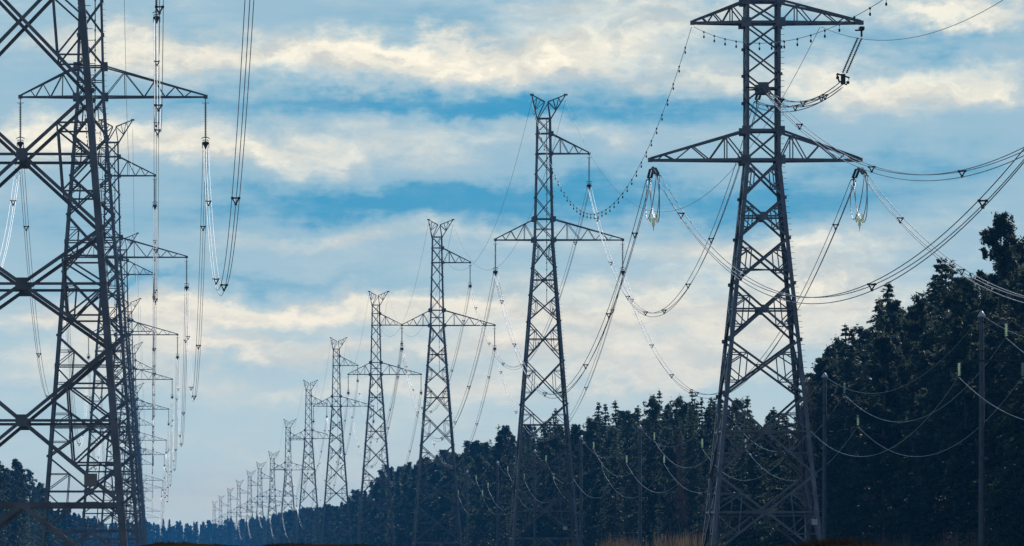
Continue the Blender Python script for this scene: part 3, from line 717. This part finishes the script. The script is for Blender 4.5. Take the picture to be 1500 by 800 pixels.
# the trees that single themselves out
t = put_tree(PROTO[6], 69.5, 527, 29.2, rt, 'tallest pine standing out above the forest near the right edge', None)
t = put_tree(('birch_tree', BIRCH, 17), 65.5, 648, 19.5, rt, 'pale yellowish bare birch just right of the wide-armed tower', None)
t = put_tree(('bare_tree', BROWN, 15), 64.5, 790, 16.5, rt, 'reddish brown bare tree left of the wide-armed tower', None)
# left forest, nearest trees
d = 1190
while d < 1800:
    for x0 in (-31, -37):
        pr = PROTO[rt.choice((0, 1, 2, 4, 7))]; lb = 'dark %s at the left edge of the picture behind the close tower' % {'pine_tree': 'pine', 'spruce_tree': 'spruce'}[pr[0]]
        put_tree(pr, x0 + rt.uniform(-1.5, 1.5), d + rt.uniform(-8, 8), 22.5 * rt.uniform(.84, 1.04), rt, lb, 'trees at the left edge')
    d += 30
# far wood and forest interior: beyond counting
LOD = [spruce(31, 22, 2.3, 1.8, .62), spruce(32, 24, 2.5, 1.8, .62), spruce(33, 21, 2.1, 1.8, .62), pine(34, 24, 3.5, 2.6, .7, .3)[0]]
def wood(name, spots, label, m=SPRUCE):
    rng = np.random.default_rng(len(spots)); out = []
    for x, d, h in spots:
        k = int(rng.integers(0, 4)); v = LOD[k]; a = rng.uniform(0, 6.28); s = h / (22, 24, 21, 24)[k]; ca, sa = math.cos(a), math.sin(a)
        w = s * rng.uniform(1.0, 1.5); q = np.empty_like(v); q[:, 0] = (v[:, 0] * ca - v[:, 1] * sa) * w + x; q[:, 1] = (v[:, 0] * sa + v[:, 1] * ca) * w + d; q[:, 2] = v[:, 2] * s + GZ; out.append(q)
    o = link(name, tri_mesh(name, np.concatenate(out), m)); return tag(o, label, 'wood', None, 'stuff')
ri = random.Random(9)
spots = []
for x0 in (87, 94, 102):
    d = 440
    while d < 760: spots.append((x0 + ri.uniform(-2, 2), d, (top_profile(x0, d) - GZ) * ri.uniform(.7, .92))); d += 8
for x0 in (84, 92):
    d = 760
    while d < 1430: spots.append((x0 + ri.uniform(-2, 2), d, (top_profile(x0, d) - GZ) * ri.uniform(.7, .92))); d += 14
wood('forest_interior', spots, 'deep dark forest filling in behind the front rows of trees on the right')
spots = []; d = 1425
while d < 5000:
    for x0 in (68, 74, 82): spots.append((x0 + ri.uniform(-2.5, 2.5), d + ri.uniform(-6, 6), (top_profile(x0, d) - GZ) * ri.uniform(.68, 1.04)))
    d += 12 + (d - 1400) * .012
wood('distant_wood', spots, 'blue hazy wood receding to the horizon along the right-hand row of towers')
spots = []; d = 1830
while d < 5000:
    for x0 in (-31, -38, -46): spots.append((x0 + ri.uniform(-3, 3), d + ri.uniform(-6, 6), 17.5 * ri.uniform(.75, 1.04) if d < 3200 else 21 * ri.uniform(.75, 1.04)))
    d += 14 + (d - 1800) * .012
wood('distant_wood', spots, 'blue hazy wood receding behind the left-hand row of towers')
spots = [(-130 + i * 3.1 + ri.uniform(-1.5, 1.5), 4950 + ri.uniform(0, 120), ri.uniform(19, 27)) for i in range(130)] + [(-130 + i * 2.1 + ri.uniform(-1.5, 1.5), 5050 + ri.uniform(0, 160), ri.uniform(22, 30)) for i in range(200)]
wood('distant_wood', spots, 'pale blue treeline closing the clearing at its far end')

# ---------------------------------------------------------------- reeds and grass
rr = random.Random(21); m = MB()
def blade(m, x, y, z, h, w, lean):
    b = len(m.v); a = rr.uniform(0, 3.14); dx, dy = math.cos(a) * w, math.sin(a) * w; lx, ly = rr.uniform(-lean, lean), rr.uniform(-lean, lean)
    m.v += [(x - dx, y - dy, z), (x + dx, y + dy, z), (x + dx * .6 + lx * .4, y + dy * .6 + ly * .4, z + h * .6), (x - dx * .6 + lx * .4, y - dy * .6 + ly * .4, z + h * .6), (x + lx, y + ly, z + h)]
    m.f += [(b, b + 1, b + 2, b + 3), (b + 3, b + 2, b + 4)]
def reed_patch(m, x0, x1, d0, d1, n, hmax, clumps):
    cl = [(rr.uniform(x0, x1), rr.uniform(d0, d1), rr.uniform(.6, 1.0)) for _ in range(clumps)]
    for _ in range(n):
        cx, cy, ch = rr.choice(cl); x = cx + rr.gauss(0, .55); y = cy + rr.gauss(0, 2.0)
        blade(m, x, y, GZ, hmax * ch * rr.uniform(.45, 1) * max(.5, 1 - abs(x - cx) * .35), .05, .5)
reed_patch(m, 40.5, 49.5, 540, 600, 3000, 4.3, 22)
reed_patch(m, 34.5, 39.5, 520, 560, 900, 3.4, 8)
tag(m.obj('dry_reeds', REED), 'tan dry reeds below the forest left of the wide-armed tower', 'reeds', None, 'stuff')
m = MB(); reed_patch(m, 55, 60, 455, 500, 1600, 4.0, 12)
tag(m.obj('dry_reeds', RTWIG), 'dim brown brush in the shade of the forest near the nearest pole', 'reeds', None, 'stuff')
m = MB()
for _ in range(15000):
    x = rr.uniform(-3.0, 9.6); y = rr.uniform(59.3, 66.0); cl = .6 + .4 * math.sin(x * 6.1 + math.sin(x * 17)) 
    blade(m, x, y, gheight(x, y) - .01, rr.uniform(.015, .055) * max(.35, cl), .006, .03)
for cx, cy, s in ((6.55, 62, .12), (6.4, 62.5, .09), (7.9, 62, .05), (1.1, 62, .03), (.75, 63, .03), (2.05, 62, .03)):
    for _ in range(500):
        x = cx + rr.gauss(0, s * 1.3); blade(m, x, cy + rr.gauss(0, .2), gheight(x, cy) - .01, s * .9 * rr.uniform(.4, 1), .005, .04)
tag(m.obj('grass', GRASS), 'dark brown grass on the low bank along the bottom of the picture', 'grass', None, 'stuff')

# ---------------------------------------------------------------- haze
hb = MB(); hb.box(((-880 + 1580) / 2, (6040 - 55) / 2, (58.5 - 2.7) / 2), 1580 + 880 + 60, 6040 + 55 + 40, 58.5 + 2.7)
hz = bpy.data.materials.new('haze'); hz.use_nodes = True; t = hz.node_tree; t.nodes.clear()
v = t.nodes.new('ShaderNodeVolumePrincipled'); v.inputs['Color'].default_value = (.06, .40, .95, 1); v.inputs['Density'].default_value = 0.95e-4; v.inputs['Anisotropy'].default_value = 0.0
o = t.nodes.new('ShaderNodeOutputMaterial'); t.links.new(v.outputs[0], o.inputs['Volume'])
tag(hb.obj('haze', hz), 'thin blue haze filling the clearing', None, None, 'stuff')
print('trees', cnt)
